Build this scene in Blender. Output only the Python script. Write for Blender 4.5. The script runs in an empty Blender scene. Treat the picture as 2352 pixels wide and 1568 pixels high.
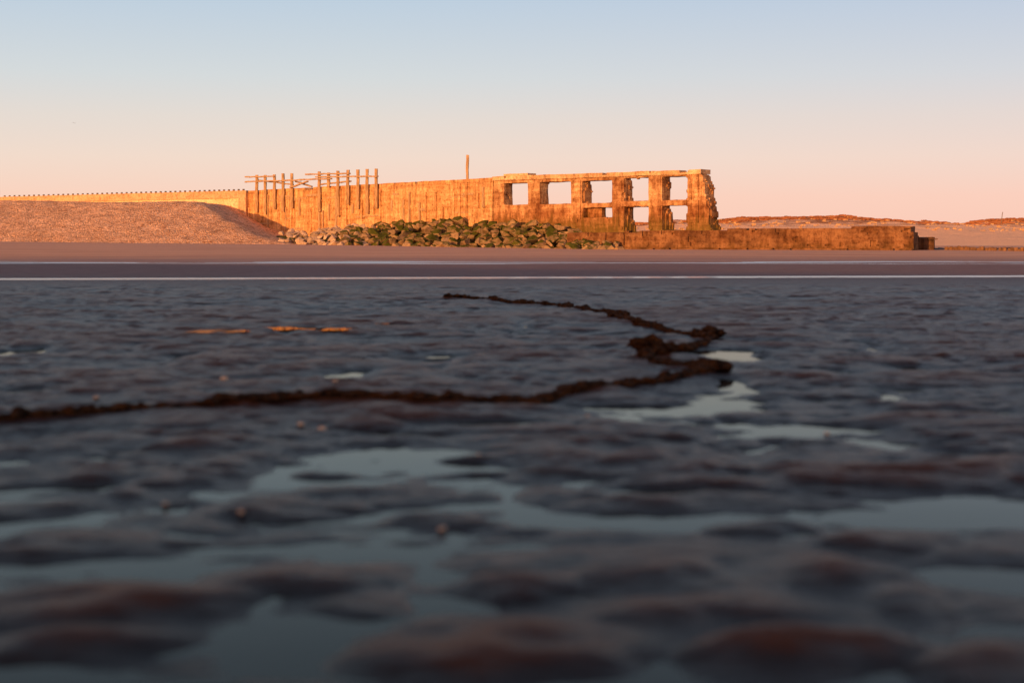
import bpy, bmesh, math, random
import numpy as np
from mathutils import Vector, noise, Matrix

random.seed(7)
scene = bpy.context.scene
col = scene.collection
EYE = 0.7          # eye height of the photographer, metres
F = 3267.0         # survey constant: 50 mm lens, tangent units
HZ = 545.0
VT = scene.view_settings
VT.view_transform = 'Standard'; VT.look = 'None'; VT.exposure = 0

SUN_EL = math.radians(8.0)
SH = Vector((-0.55, -0.835)).normalized()      # horizontal direction towards the sun

# ------------------------------------------------------------------ noise
rng = np.random.RandomState(11)
PERM = rng.permutation(512)
PERM = np.concatenate([PERM, PERM, PERM])
ANG = rng.rand(512) * 2 * np.pi
GX, GY = np.cos(ANG), np.sin(ANG)
RA, RB = rng.rand(512), rng.rand(512)
def perlin(x, y):
    x = np.asarray(x, float); y = np.asarray(y, float)
    xi = np.floor(x).astype(int); yi = np.floor(y).astype(int)
    xf = x - xi; yf = y - yi
    u = xf**3 * (xf * (xf * 6 - 15) + 10); v = yf**3 * (yf * (yf * 6 - 15) + 10)
    def g(ix, iy, dx, dy):
        h = PERM[(PERM[ix & 511] + iy) & 511]
        return GX[h] * dx + GY[h] * dy
    a = g(xi, yi, xf, yf); b = g(xi + 1, yi, xf - 1, yf)
    c = g(xi, yi + 1, xf, yf - 1); d = g(xi + 1, yi + 1, xf - 1, yf - 1)
    return 1.5 * ((a + (b - a) * u) + ((c + (d - c) * u) - (a + (b - a) * u)) * v)
def cells(x, y):
    """smooth rounded mound field, one mound per jittered cell"""
    xi = np.floor(x).astype(int); yi = np.floor(y).astype(int)
    acc = np.zeros_like(x)
    for dx in (-1, 0, 1):
        for dy in (-1, 0, 1):
            h = PERM[(PERM[(xi + dx) & 511] + yi + dy) & 511]
            ddx = x - (xi + dx + RA[h]); ddy = y - (yi + dy + RB[h])
            r2 = (ddx * ddx + ddy * ddy) / (0.62 + 0.5 * RA[(h * 7) & 511]) ** 2
            m = np.clip(1 - r2, 0, 1) ** 1.5 * (0.55 + 0.45 * RB[(h * 3) & 511])
            acc = np.maximum(acc, m)
    return acc
def sstep(a, b, x):
    t = np.clip((x - a) / (b - a), 0, 1); return t * t * (3 - 2 * t)
def gp(px, py):
    d = EYE * F / (py - HZ); return Vector(((px - 1176) / F * d, d))

BASINS = [(410, 826, 50, .30, .05), (820, 858, 90, .2, .05), (1690, 818, 95, .38, .07),
          (1660, 925, 100, .24, .065), (1130, 975, 140, .13, .055), (1870, 990, 230, .20, .05), (90, 803, 45, .35, .05), (50, 903, 90, .16, .05), (800, 1078, 300, .11, .040), (1000, 1045, 130, .12, .045),
          (1500, 942, 190, .12, .055), (1680, 880, 34, .3, .06), (2080, 850, 60, .25, .035), (2200, 950, 160, .12, .04), (1000, 830, 80, .25, .04), (1980, 790, 40, .4, .04), (1200, 752, 30, .5, .04), (90, 1010, 60, .1, .02),
          (500, 1165, 90, .08, .03), (1330, 1195, 260, .11, .035), (2220, 1190, 220, .15, .04), (2270, 1330, 190, .20, .045), (700, 1262, 420, .06, .022), (680, 1480, 170, .15, .018), (1550, 1130, 160, .07, .03)]
MOUNDS = [(650, 1180, 205, .026), (960, 1205, 180, .024), (1330, 1080, 150, .018), (1640, 1095, 120, .020), (2060, 1110, 290, .028), (1690, 1235, 150, .016), (2010, 1255, 190, .022),
          (150, 1275, 270, .020), (700, 1345, 270, .020), (230, 1410, 350, .030), (130, 1500, 300, .022), (880, 1418, 140, .015), (1270, 1365, 180, .022), (1180, 1500, 440, .030),
          (1620, 1440, 230, .020), (2060, 1400, 120, .012), (1850, 1530, 300, .032), (2260, 1545, 200, .024), (300, 1165, 180, .016), (1300, 1150, 110, .012), (1480, 1330, 160, .013),
          (1050, 1110, 90, .012), (1500, 1180, 120, .012), (1850, 1330, 150, .013), (2250, 1080, 150, .022), (60, 1190, 190, .022), (90, 1120, 160, .018), (430, 1045, 130, .014), (170, 1040, 170, .018)]
def ground_h(X, Y):
    X = np.asarray(X, float); Y = np.asarray(Y, float)
    wx = perlin(X * 1.3 + 31, Y * 1.3 + 7) * 0.22 + perlin(X * 4 + 1, Y * 4 + 7) * 0.07
    wy = perlin(X * 1.2 + 3, Y * 1.6 + 17) * 0.14 + perlin(X * 4 + 21, Y * 5 + 7) * 0.04
    n1 = cells((X + wx) * 2.3, (Y + wy) * 4.4 + 9 + 0.25 * X)
    n2 = cells((X + wx) * 4.8 + 50, (Y + wy) * 8.6 + 40)
    n3 = perlin(X * 11 + 5, Y * 17 + 3)
    n5 = perlin(X * 27 + 5, Y * 34 + 3)
    n4 = perlin(X * 0.9 + 5, Y * 1.8 + 33)
    nearw = 1 - sstep(2.9, 4.3, Y)
    zm = -0.010 + 0.022 * n1 + 0.017 * n2 + 0.0038 * n3 + 0.0014 * n5 + 0.013 * n4
    amp = 1.0 - 0.86 * sstep(18, 23, Y)
    amp = amp * (1 - 0.5 * sstep(30, 60, Y))
    zm = zm * (1 - 0.42 * nearw)
    big = 0.012 * perlin(X * 0.3 + 12, Y * 0.45 + 5)
    z = zm * amp + big * (1 - sstep(14, 18, Y)) + 0.003 * sstep(3.5, 4.5, Y) + 0.011 * sstep(4.8, 8.0, Y) - 0.0055 * nearw
    for (px, py, rx, ry, dep) in BASINS:
        c = gp(px, py); k = rx * c.y / F
        q = ((X - c.x) / k) ** 2 + ((Y - c.y) / (ry * (c.y / 6.0) ** 0.8)) ** 2
        z = z - dep * 0.8 * np.exp(-q * (1 + 0.9 * n4)) * (0.75 + 0.4 * perlin(X * 3, Y * 4))
    mm = np.zeros_like(z)
    for (px, py, rx, hh) in MOUNDS:
        c = gp(px, py - 12); k = rx * c.y / F * 1.12
        xx = X + wx * 0.6 - c.x; yy = Y + wy * 0.8 - c.y - 0.12 * xx
        q = (xx / k) ** 2 + (yy / (0.07 + 0.36 * k)) ** 2
        mm = np.maximum(mm, hh * 1.2 * np.clip(1 - q, 0, 1) ** 1.1 * (1 + 0.35 * perlin(X * 6, Y * 8)))
    z = z + mm * (0.6 + 0.4 * nearw)
    # draining channels lying across the beach
    z = z + 0.002 * sstep(18, 22, Y)
    c1 = 24.6 + 0.10 * X + 0.35 * perlin(X * 0.12, Y * 0 + 3)
    z = z - 0.030 * np.exp(-((Y - c1) / 0.75) ** 4)
    c2 = 39.2 + 1.4 * perlin(X * 0.05 + 8, Y * 0 + 1)
    z = z - 0.020 * np.exp(-((Y - c2) / 2.6) ** 4) * (0.9 + 1.3 * perlin(X * 0.15, Y * 0.9))
    # gentle rise of the upper beach
    z = z + 0.37 * np.clip((5 - X) / 37.0, 0, 1.5) * sstep(45, 86, Y)
    z = z + 0.045 * sstep(43, 60, Y)
    # big bank behind the camera, towards the sun
    s = -(SH[0] * X + SH[1] * Y)
    t = SH[1] * X - SH[0] * Y
    crest = 7.4 + 0.45 * perlin(t * 0.05, t * 0 + 2.0) + 0.18 * perlin(t * 0.3, t * 0 + 4.0)
    z = z + crest * sstep(-11, -27, s) * 1.0
    return z
def gh(x, y): return float(ground_h(np.array([x]), np.array([y]))[0])

# ------------------------------------------------------------------ materials
def newmat(name):
    m = bpy.data.materials.new(name); m.use_nodes = True
    nt = m.node_tree
    return m, nt, nt.nodes["Principled BSDF"]
def N(nt, t, **kw):
    n = nt.nodes.new(t)
    for k, v in kw.items():
        if k in n.inputs.keys(): n.inputs[k].default_value = v
        else: setattr(n, k, v)
    return n
def ramp(nt, stops, fac=None):
    r = nt.nodes.new("ShaderNodeValToRGB")
    el = r.color_ramp.elements
    while len(el) < len(stops): el.new(0.5)
    for e, (p, c) in zip(el, stops):
        e.position = p; e.color = (c[0], c[1], c[2], 1) if hasattr(c, '__len__') else (c, c, c, 1)
    if fac is not None: nt.links.new(fac, r.inputs[0])
    return r
def mixc(nt, fac, a, b, mode='MIX'):
    m = nt.nodes.new("ShaderNodeMix"); m.data_type = 'RGBA'; m.blend_type = mode
    for i, v in ((0, fac), (6, a), (7, b)):
        if isinstance(v, (int, float)): m.inputs[i].default_value = v
        elif isinstance(v, tuple): m.inputs[i].default_value = (*v, 1)
        else: nt.links.new(v, m.inputs[i])
    return m.outputs[2]
def coords(nt, scale=(1, 1, 1)):
    g = nt.nodes.new("ShaderNodeNewGeometry")
    mp = nt.nodes.new("ShaderNodeMapping"); mp.inputs["Scale"].default_value = scale
    nt.links.new(g.outputs["Position"], mp.inputs[0])
    return mp.outputs[0], g
def noisen(nt, vec, scale, detail=5, rough=0.6):
    n = N(nt, "ShaderNodeTexNoise", Scale=scale, Detail=detail, Roughness=rough)
    nt.links.new(vec, n.inputs["Vector"]); return n.outputs["Fac"]
def bump(nt, bs, h, dist, strength=1.0, prev=None):
    b = N(nt, "ShaderNodeBump", Strength=strength, Distance=dist)
    nt.links.new(h, b.inputs["Height"])
    if prev is not None: nt.links.new(prev, b.inputs["Normal"])
    nt.links.new(b.outputs[0], bs.inputs["Normal"]); return b.outputs[0]
def maprange(nt, v, a, b, c=0.0, d=1.0):
    m = N(nt, "ShaderNodeMapRange"); nt.links.new(v, m.inputs[0])
    for i, x in zip((1, 2, 3, 4), (a, b, c, d)): m.inputs[i].default_value = x
    m.clamp = True
    return m.outputs[0]

def mat_concrete(name, light, dark, algae=0.0, algae_top=2.2, streak=1.0, rgh=0.9, bd=0.05, brown=None, boards=None, bf=0.6):
    m, nt, bs = newmat(name)
    v, g = coords(nt); vs, _ = coords(nt, (1.6, 1.6, 0.35)); vh, _ = coords(nt, (0.3, 0.3, 2.4))
    a = noisen(nt, v, 0.9, 6, 0.65); b = noisen(nt, vs, 2.2, 5, 0.6); c = noisen(nt, v, 6, 7, 0.75)
    hb = noisen(nt, vh, 2.0, 3, 0.5)
    r1 = ramp(nt, [(0.38, dark), (0.58, light)], a)
    r2 = ramp(nt, [(0.38, (0.42, 0.28, 0.19)), (0.56, (1, 1, 1))], b)
    c1 = mixc(nt, 0.8 * streak, r1.outputs[0], mixc(nt, 1.0, r1.outputs[0], r2.outputs[0], 'MULTIPLY'))
    r4 = ramp(nt, [(0.42, (0.56, 0.42, 0.32)), (0.52, (1, 1, 1))], hb)
    c1 = mixc(nt, 0.55 * streak, c1, mixc(nt, 1.0, c1, r4.outputs[0], 'MULTIPLY'))
    r3 = ramp(nt, [(0.32, (0.38, 0.28, 0.21)), (0.52, (1.08, 1.06, 1.02))], c)
    c2 = mixc(nt, 0.9, c1, mixc(nt, 1.0, c1, r3.outputs[0], 'MULTIPLY'))
    sep = nt.nodes.new("ShaderNodeSeparateXYZ"); nt.links.new(g.outputs["Position"], sep.inputs[0])
    bh = None
    if boards is not None:      # board marks and pour joints running along the wall
        (dx_, dy_), bw, rh, fac = boards
        dp = N(nt, "ShaderNodeVectorMath", operation='DOT_PRODUCT'); nt.links.new(g.outputs["Position"], dp.inputs[0]); dp.inputs[1].default_value = (dx_, dy_, 0)
        cb = nt.nodes.new("ShaderNodeCombineXYZ"); nt.links.new(dp.outputs["Value"], cb.inputs[0]); nt.links.new(sep.outputs[2], cb.inputs[1])
        wob = N(nt, "ShaderNodeVectorMath", operation='MULTIPLY_ADD')
        nn = N(nt, "ShaderNodeTexNoise", Scale=1.3, Detail=4.0); nt.links.new(g.outputs["Position"], nn.inputs["Vector"])
        nt.links.new(nn.outputs["Color"], wob.inputs[0]); wob.inputs[1].default_value = (0.2, 0.35, 0); nt.links.new(cb.outputs[0], wob.inputs[2])
        br = N(nt, "ShaderNodeTexBrick"); nt.links.new(wob.outputs[0], br.inputs["Vector"])
        br.inputs["Scale"].default_value = 1.0; br.inputs["Brick Width"].default_value = bw; br.inputs["Row Height"].default_value = rh
        br.inputs["Mortar Size"].default_value = 0.02; br.inputs["Mortar Smooth"].default_value = 0.6
        br.inputs["Color1"].default_value = (1, 1, 1, 1); br.inputs["Color2"].default_value = (0.70, 0.60, 0.50, 1); br.inputs["Mortar"].default_value = (0.40, 0.27, 0.18, 1)
        c2 = mixc(nt, fac, c2, mixc(nt, 1.0, c2, br.outputs["Color"], 'MULTIPLY'))
        bh = br.outputs["Fac"]
    if brown is not None:
        mm = N(nt, "ShaderNodeMath", operation='MULTIPLY_ADD'); nt.links.new(a, mm.inputs[0]); mm.inputs[1].default_value = 3.0
        nt.links.new(sep.outputs[2], mm.inputs[2])
        f = maprange(nt, mm.outputs[0], 3.4, 5.0, bf, 0.0)
        c2 = mixc(nt, f, c2, mixc(nt, 1.0, c2, brown, 'MULTIPLY'))
    if algae > 0:
        mm = N(nt, "ShaderNodeMath", operation='MULTIPLY_ADD'); nt.links.new(b, mm.inputs[0]); mm.inputs[1].default_value = 2.2
        nt.links.new(sep.outputs[2], mm.inputs[2])
        f = maprange(nt, mm.outputs[0], algae_top + 0.3, algae_top + 1.3, algae, 0.0)
        c2 = mixc(nt, f, c2, (0.13, 0.10, 0.018))
    nt.links.new(c2, bs.inputs["Base Color"]); bs.inputs["Roughness"].default_value = rgh
    bs.inputs["Specular IOR Level"].default_value = 0.15
    p = bump(nt, bs, c, bd * 1.5); p = bump(nt, bs, b, bd * 1.8, 0.8, p); p = bump(nt, bs, hb, bd, 0.6, p)
    if bh is not None:
        bb = N(nt, "ShaderNodeBump", Strength=0.4, Distance=0.03); bb.invert = True
        nt.links.new(bh, bb.inputs["Height"]); nt.links.new(p, bb.inputs["Normal"]); nt.links.new(bb.outputs[0], bs.inputs["Normal"])
    return m

DA = (0.775, -0.632); DB = (0.625, -0.780)
M_ruin = mat_concrete("ruin_concrete", (0.84, 0.53, 0.28), (0.46, 0.24, 0.11), 0.7, 1.9, 0.85, brown=(0.58, 0.38, 0.26), boards=(DA, 1.7, 0.5, 0.2), bf=0.75)
M_beam = mat_concrete("ruin_beam", (0.90, 0.62, 0.37), (0.60, 0.38, 0.20), 0.0, streak=0.5)
M_plank = mat_concrete("board_marked_concrete", (0.96, 0.60, 0.30), (0.72, 0.41, 0.18), 0.4, 1.0, 0.7, boards=(DB, 0.75, 2.1, 0.5))
M_prom = mat_concrete("promenade_concrete", (0.90, 0.66, 0.42), (0.80, 0.56, 0.33), 0.0, streak=0.2, bd=0.02)
M_prom2 = mat_concrete("promenade_coping", (0.74, 0.47, 0.28), (0.60, 0.38, 0.22), 0.0, streak=0.3, bd=0.02)
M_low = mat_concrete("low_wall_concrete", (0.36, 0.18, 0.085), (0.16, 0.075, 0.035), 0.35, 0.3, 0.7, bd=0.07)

def mat_simple(name, c1, c2, scale=6, rough=0.85, bd=0.02, stretch=(1, 1, 1), spec=0.3):
    m, nt, bs = newmat(name)
    v, g = coords(nt, stretch)
    a = noisen(nt, v, scale, 5, 0.65)
    nt.links.new(ramp(nt, [(0.35, c1), (0.65, c2)], a).outputs[0], bs.inputs["Base Color"])
    bs.inputs["Roughness"].default_value = rough; bs.inputs["Specular IOR Level"].default_value = spec
    bump(nt, bs, a, bd)
    return m
M_timber = mat_simple("weathered_timber", (0.30, 0.18, 0.09), (0.62, 0.40, 0.22), 5, 0.9, 0.04, (2, 2, 0.4))
M_stub = mat_simple("dark_stub", (0.12, 0.09, 0.07), (0.25, 0.18, 0.13), 5)
M_steel = mat_simple("rusty_steel", (0.04, 0.02, 0.012), (0.16, 0.07, 0.03), 4, 0.8, 0.02)
M_chain = mat_simple("encrusted_chain", (0.004, 0.003, 0.002), (0.085, 0.034, 0.011), 26, 0.9, 0.03, spec=0.08)
M_pebble = mat_simple("pale_pebble", (0.5, 0.36, 0.25), (0.65, 0.48, 0.33), 30, 0.5, 0.002)
M_bird = mat_simple("bird_feathers", (0.1, 0.1, 0.1), (0.3, 0.3, 0.3), 10)
M_groyne = mat_simple("groyne_timber", (0.10, 0.05, 0.025), (0.28, 0.14, 0.06), 4)
M_bladder = mat_simple("weed_ledge", (0.03, 0.02, 0.015), (0.13, 0.06, 0.035), 3, 0.8, 0.05)

def mat_rock(name, base1, base2, moss):
    m, nt, bs = newmat(name)
    v, g = coords(nt)
    a = noisen(nt, v, 1.1, 4, 0.6); b = noisen(nt, v, 5, 6, 0.7); o = N(nt, "ShaderNodeObjectInfo")
    sep = nt.nodes.new("ShaderNodeSeparateXYZ"); nt.links.new(g.outputs["Normal"], sep.inputs[0])
    c = ramp(nt, [(0.32, base1), (0.62, base2)], b).outputs[0]
    hsv = N(nt, "ShaderNodeHueSaturation"); nt.links.new(c, hsv.inputs["Color"])
    nt.links.new(maprange(nt, o.outputs["Random"], 0, 1, 0.7, 1.15), hsv.inputs["Value"])
    c = hsv.outputs[0]
    if moss > 0:
        mm = N(nt, "ShaderNodeMath", operation='MULTIPLY_ADD'); nt.links.new(sep.outputs[2], mm.inputs[0]); mm.inputs[1].default_value = 0.33
        nt.links.new(a, mm.inputs[2])
        mm2 = N(nt, "ShaderNodeMath", operation='MULTIPLY_ADD'); nt.links.new(b, mm2.inputs[0]); mm2.inputs[1].default_value = 0.35
        nt.links.new(mm.outputs[0], mm2.inputs[2])
        f = maprange(nt, mm2.outputs[0], 0.97 - 0.26 * moss, 1.10 - 0.26 * moss)
        gcol = ramp(nt, [(0.3, (0.030, 0.036, 0.004)), (0.7, (0.115, 0.108, 0.012))], b).outputs[0]
        c = mixc(nt, f, c, gcol)
    nt.links.new(c, bs.inputs["Base Color"]); bs.inputs["Roughness"].default_value = 0.9
    bs.inputs["Specular IOR Level"].default_value = 0.12
    bump(nt, bs, b, 0.07)
    return m
M_rock_moss = mat_rock("mossy_rock", (0.14, 0.085, 0.042), (0.38, 0.25, 0.13), 0.95)
M_rock_half = mat_rock("part_mossy_rock", (0.18, 0.11, 0.06), (0.44, 0.28, 0.155), 0.55)
M_rock_bare = mat_rock("bare_rock", (0.38, 0.25, 0.16), (0.66, 0.46, 0.31), 0.0)

def mat_sand():
    m, nt, bs = newmat("beach_sand")
    v, g = coords(nt); vl, _ = coords(nt, (0.25, 1.6, 1)); vr, _ = coords(nt, (0.7, 2.2, 1))
    sep = nt.nodes.new("ShaderNodeSeparateXYZ"); nt.links.new(g.outputs["Position"], sep.inputs[0])
    big = noisen(nt, vl, 0.5, 4, 0.6); fine = noisen(nt, v, 70, 5, 0.8); mid = noisen(nt, v, 14, 6, 0.75)
    rip = noisen(nt, vr, 2.6, 5, 0.7)
    mm = N(nt, "ShaderNodeMath", operation='MULTIPLY_ADD'); nt.links.new(big, mm.inputs[0]); mm.inputs[1].default_value = 14.0
    nt.links.new(sep.outputs[1], mm.inputs[2])
    dry = maprange(nt, mm.outputs[0], 42, 60)
    damp = maprange(nt, sep.outputs[1], 19, 27)
    # wet colour by height: rusty brown crests, near-black hollows
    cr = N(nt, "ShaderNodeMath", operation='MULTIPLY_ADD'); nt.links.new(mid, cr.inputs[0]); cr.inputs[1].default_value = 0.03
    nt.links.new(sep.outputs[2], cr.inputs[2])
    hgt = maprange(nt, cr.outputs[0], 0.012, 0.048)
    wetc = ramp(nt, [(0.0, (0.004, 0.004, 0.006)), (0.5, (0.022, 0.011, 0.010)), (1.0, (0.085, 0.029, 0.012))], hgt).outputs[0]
    wetc = mixc(nt, damp, wetc, ramp(nt, [(0.35, (0.14, 0.085, 0.085)), (0.65, (0.23, 0.145, 0.14))], rip).outputs[0])
    dryc = ramp(nt, [(0.3, (0.50, 0.28, 0.20)), (0.7, (0.66, 0.40, 0.29))], big).outputs[0]
    nt.links.new(mixc(nt, dry, wetc, dryc), bs.inputs["Base Color"])
    rg = N(nt, "ShaderNodeMath", operation='MAXIMUM'); nt.links.new(maprange(nt, dry, 0, 1, 0.33, 0.95), rg.inputs[0]); nt.links.new(maprange(nt, damp, 0, 1, 0.33, 0.6), rg.inputs[1])
    nt.links.new(rg.outputs[0], bs.inputs["Roughness"])
    sp = N(nt, "ShaderNodeMath", operation='MULTIPLY'); nt.links.new(maprange(nt, hgt, 0.1, 1, 1.0, 0.25), sp.inputs[0]); nt.links.new(maprange(nt, damp, 0, 1, 0.20, 0.08), sp.inputs[1])
    nt.links.new(sp.outputs[0], bs.inputs["Specular IOR Level"])
    p = bump(nt, bs, mid, 0.018, 0.9); p = bump(nt, bs, rip, 0.07, 0.6, p); bump(nt, bs, fine, 0.006, 1.0, p)
    return m
M_sand = mat_sand()

def mat_shingle():
    m, nt, bs = newmat("shingle")
    v, g = coords(nt)
    vo = N(nt, "ShaderNodeTexVoronoi", Scale=8.5); nt.links.new(v, vo.inputs["Vector"])
    sc = nt.nodes.new("ShaderNodeSeparateColor"); nt.links.new(vo.outputs["Color"], sc.inputs[0])
    c = ramp(nt, [(0.0, (0.36, 0.17, 0.09)), (0.45, (0.80, 0.44, 0.26)), (1.0, (1.0, 0.64, 0.41))], sc.outputs[0]).outputs[0]
    b = noisen(nt, v, 0.5, 5, 0.65)
    c = mixc(nt, 1.0, c, ramp(nt, [(0.35, (0.82, 0.78, 0.74)), (0.65, (1.08, 1.05, 1.02))], b).outputs[0], 'MULTIPLY')
    nt.links.new(c, bs.inputs["Base Color"]); bs.inputs["Roughness"].default_value = 0.95
    bs.inputs["Specular IOR Level"].default_value = 0.05
    p = bump(nt, bs, vo.outputs["Distance"], 0.07, 1.0); bump(nt, bs, noisen(nt, v, 2.2, 6, 0.75), 0.12, 0.7, p)
    return m
M_shingle = mat_shingle()

def mat_water():
    m, nt, bs = newmat("shallow_water")
    v, g = coords(nt)
    sep = nt.nodes.new("ShaderNodeSeparateXYZ"); nt.links.new(g.outputs["Position"], sep.inputs[0])
    bs.inputs["Base Color"].default_value = (0.018, 0.018, 0.016, 1)
    bs.inputs["Roughness"].default_value = 0.6; bs.inputs["Specular IOR Level"].default_value = 0.0
    gl = N(nt, "ShaderNodeBsdfGlossy")
    nt.links.new(maprange(nt, sep.outputs[1], 15, 38, 0.05, 0.34), gl.inputs["Roughness"])
    nt.links.new(mixc(nt, maprange(nt, sep.outputs[1], 12, 24), (0.60, 0.61, 0.56), (0.76, 0.76, 0.77)), gl.inputs["Color"])
    fr_ = N(nt, "ShaderNodeFresnel"); fr_.inputs["IOR"].default_value = 1.33
    b = N(nt, "ShaderNodeBump", Strength=0.5, Distance=0.004); nt.links.new(noisen(nt, v, 5.0, 3), b.inputs["Height"])
    nt.links.new(maprange(nt, sep.outputs[1], 10, 24, 0.12, 1.0), b.inputs["Strength"])
    nt.links.new(b.outputs[0], gl.inputs["Normal"])
    mx = nt.nodes.new("ShaderNodeMixShader"); nt.links.new(fr_.outputs[0], mx.inputs[0])
    nt.links.new(bs.outputs[0], mx.inputs[1]); nt.links.new(gl.outputs[0], mx.inputs[2])
    nt.links.new(mx.outputs[0], nt.nodes["Material Output"].inputs[0])
    return m
M_water = mat_water()

def mat_dune():
    m, nt, bs = newmat("dune_sand_and_scrub")
    v, g = coords(nt); vv, _ = coords(nt, (0.35, 0.6, 1.6))
    sep = nt.nodes.new("ShaderNodeSeparateXYZ"); nt.links.new(g.outputs["Position"], sep.inputs[0])
    a = noisen(nt, vv, 0.55, 6, 0.68)
    mm = N(nt, "ShaderNodeMath", operation='MULTIPLY_ADD'); nt.links.new(sep.outputs[2], mm.inputs[0]); mm.inputs[1].default_value = 0.16
    nt.links.new(a, mm.inputs[2])
    f = maprange(nt, mm.outputs[0], 0.86, 1.02)
    veg = ramp(nt, [(0.3, (0.22, 0.075, 0.03)), (0.7, (0.50, 0.21, 0.09))], noisen(nt, v, 1.0, 5)).outputs[0]
    nt.links.new(mixc(nt, f, (0.92, 0.54, 0.33), veg), bs.inputs["Base Color"])
    bs.inputs["Roughness"].default_value = 0.95; bs.inputs["Specular IOR Level"].default_value = 0.05
    bump(nt, bs, a, 0.8)
    return m
M_dune = mat_dune()
M_tuft = mat_simple("dune_scrub", (0.24, 0.08, 0.032), (0.44, 0.18, 0.075), 0.5, 0.95)
M_marram = mat_simple("marram", (0.40, 0.22, 0.10), (0.66, 0.42, 0.22), 0.5, 0.95)

# ------------------------------------------------------------------ helpers
def add_obj(name, me, mat=None, parent=None, **props):
    ob = bpy.data.objects.new(name, me); col.objects.link(ob)
    if mat is not None and me is not None: me.materials.append(mat)
    if parent is not None: ob.parent = parent
    for k, v in props.items(): ob[k] = v
    return ob
def empty(name, loc=(0, 0, 0), **props):
    ob = bpy.data.objects.new(name, None); col.objects.link(ob); ob.location = loc
    ob.empty_display_size = 0.3
    for k, v in props.items(): ob[k] = v
    return ob
def grid_mesh(name, X, Y, Z, wrap=False, smooth=True):
    nr, nc = X.shape
    me = bpy.data.meshes.new(name)
    co = np.stack([X, Y, Z], -1).reshape(-1, 3).astype(np.float32)
    i = np.arange(nr - 1)[:, None]
    j = np.arange(nc if wrap else nc - 1)[None, :]
    jn = (j + 1) % nc
    q = np.stack([i * nc + j, i * nc + jn, (i + 1) * nc + jn, (i + 1) * nc + j], -1).reshape(-1, 4)
    me.vertices.add(len(co)); me.vertices.foreach_set("co", co.ravel())
    me.loops.add(q.size); me.loops.foreach_set("vertex_index", q.ravel().astype(np.int32))
    me.polygons.add(len(q)); me.polygons.foreach_set("loop_start", np.arange(0, q.size, 4, dtype=np.int32))
    me.polygons.foreach_set("loop_total", np.full(len(q), 4, dtype=np.int32))
    me.polygons.foreach_set("use_smooth", np.full(len(q), smooth, dtype=bool))
    me.update(calc_edges=True); me.validate()
    return me

# ------------------------------------------------------------------ ground
th_f = np.radians(90) + np.radians(np.linspace(32, -32, 720))
th_b = np.radians(90) - np.radians(np.linspace(32, 328, 132)[1:-1])
TH = np.concatenate([th_f, th_b])
R = np.concatenate([np.geomspace(0.3, 1.6, 12)[:-1], np.geomspace(1.6, 60, 700)[:-1], np.geomspace(60, 5000, 90)])
RR, TT = np.meshgrid(R, TH, indexing='ij')
GXX, GYY = RR * np.cos(TT), RR * np.sin(TT)
me = grid_mesh("ground", GXX, GYY, ground_h(GXX, GYY), wrap=True)
ground = add_obj("ground", me, M_sand, kind="structure")
if me.polygons[0].normal.z < 0: me.flip_normals()

me = bpy.data.meshes.new("water")
me.from_pydata([(-70, -8, 0), (70, -8, 0), (70, 50, 0), (-70, 50, 0)], [], [(0, 1, 2, 3)])
add_obj("water", me, M_water, kind="structure")
# thin water films, added and tilted to mirror the sunlit wall, broken up by the ripples standing through them
for k, (px, py, rx, ry, pc) in enumerate([(680, 760, 80, 0.32, 72), (775, 768, 34, 0.2, 66), (868, 748, 46, 0.26, 55), (985, 770, 34, 0.2, 55), (500, 771, 70, 0.24, 60)]):
    c = gp(px, py); hw = rx * c.y / F; vs = []
    n = 48
    zz = float(np.percentile(ground_h(c.x + np.linspace(-hw, hw, 60), np.full(60, c.y)), pc))
    for i in range(n):
        a = 2 * math.pi * i / n
        rr = 1 + 0.5 * noise.noise(Vector((math.cos(a) * 2.2, math.sin(a) * 2.2, k * 5.0)))
        x = hw * rr * math.cos(a); y = ry * rr * math.sin(a)
        vs.append((c.x + x, c.y + y, zz - y * math.tan(math.radians(1.0))))
    me = bpy.data.meshes.new("water_film"); me.from_pydata(vs, [], [tuple(range(n))])
    add_obj("water_film", me, M_water, kind="structure")

# shingle bank against the promenade
def bank_h(X, Y):
    foot = 88 + 1.0 * perlin(X * 0.08, X * 0 + 6)
    front = 0.25 + (Y - foot) / 13.5 * 3.05
    side = 0.2 + (-15.2 - X) * 0.43 + 0.16 * perlin(X * 0.4, Y * 0.3)
    side = np.where(X > -17.5, 0.2 + 0.43 * 2.3 * np.clip((-12.9 - X) / 4.6, 0, 1) ** 1.6, side)
    top = 3.22 + 0.14 * perlin(X * 0.13 + 3, Y * 0.1) + 0.06 * np.clip((-25 - X) / 10, 0, 1)
    k = 0.08
    h = -k * np.log(np.exp(-np.clip(front, -3, 8) / k) + np.exp(-np.clip(side, -3, 8) / k) + np.exp(-top / k))
    return h + 0.06 * perlin(X * 0.9, Y * 0.8) + 0.03 * perlin(X * 3.1, Y * 2.9)
bx = np.linspace(-90, -12.6, 480); by = np.concatenate([np.linspace(80, 108, 240), np.linspace(108.5, 140, 30)])
BY, BX = np.meshgrid(by, bx, indexing='ij')
BZ = np.maximum(bank_h(BX, BY), ground_h(BX, BY) - 0.15)
me = grid_mesh("shingle_bank", BX, BY, BZ)
add_obj("shingle_bank", me, M_shingle, kind="structure")

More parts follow.
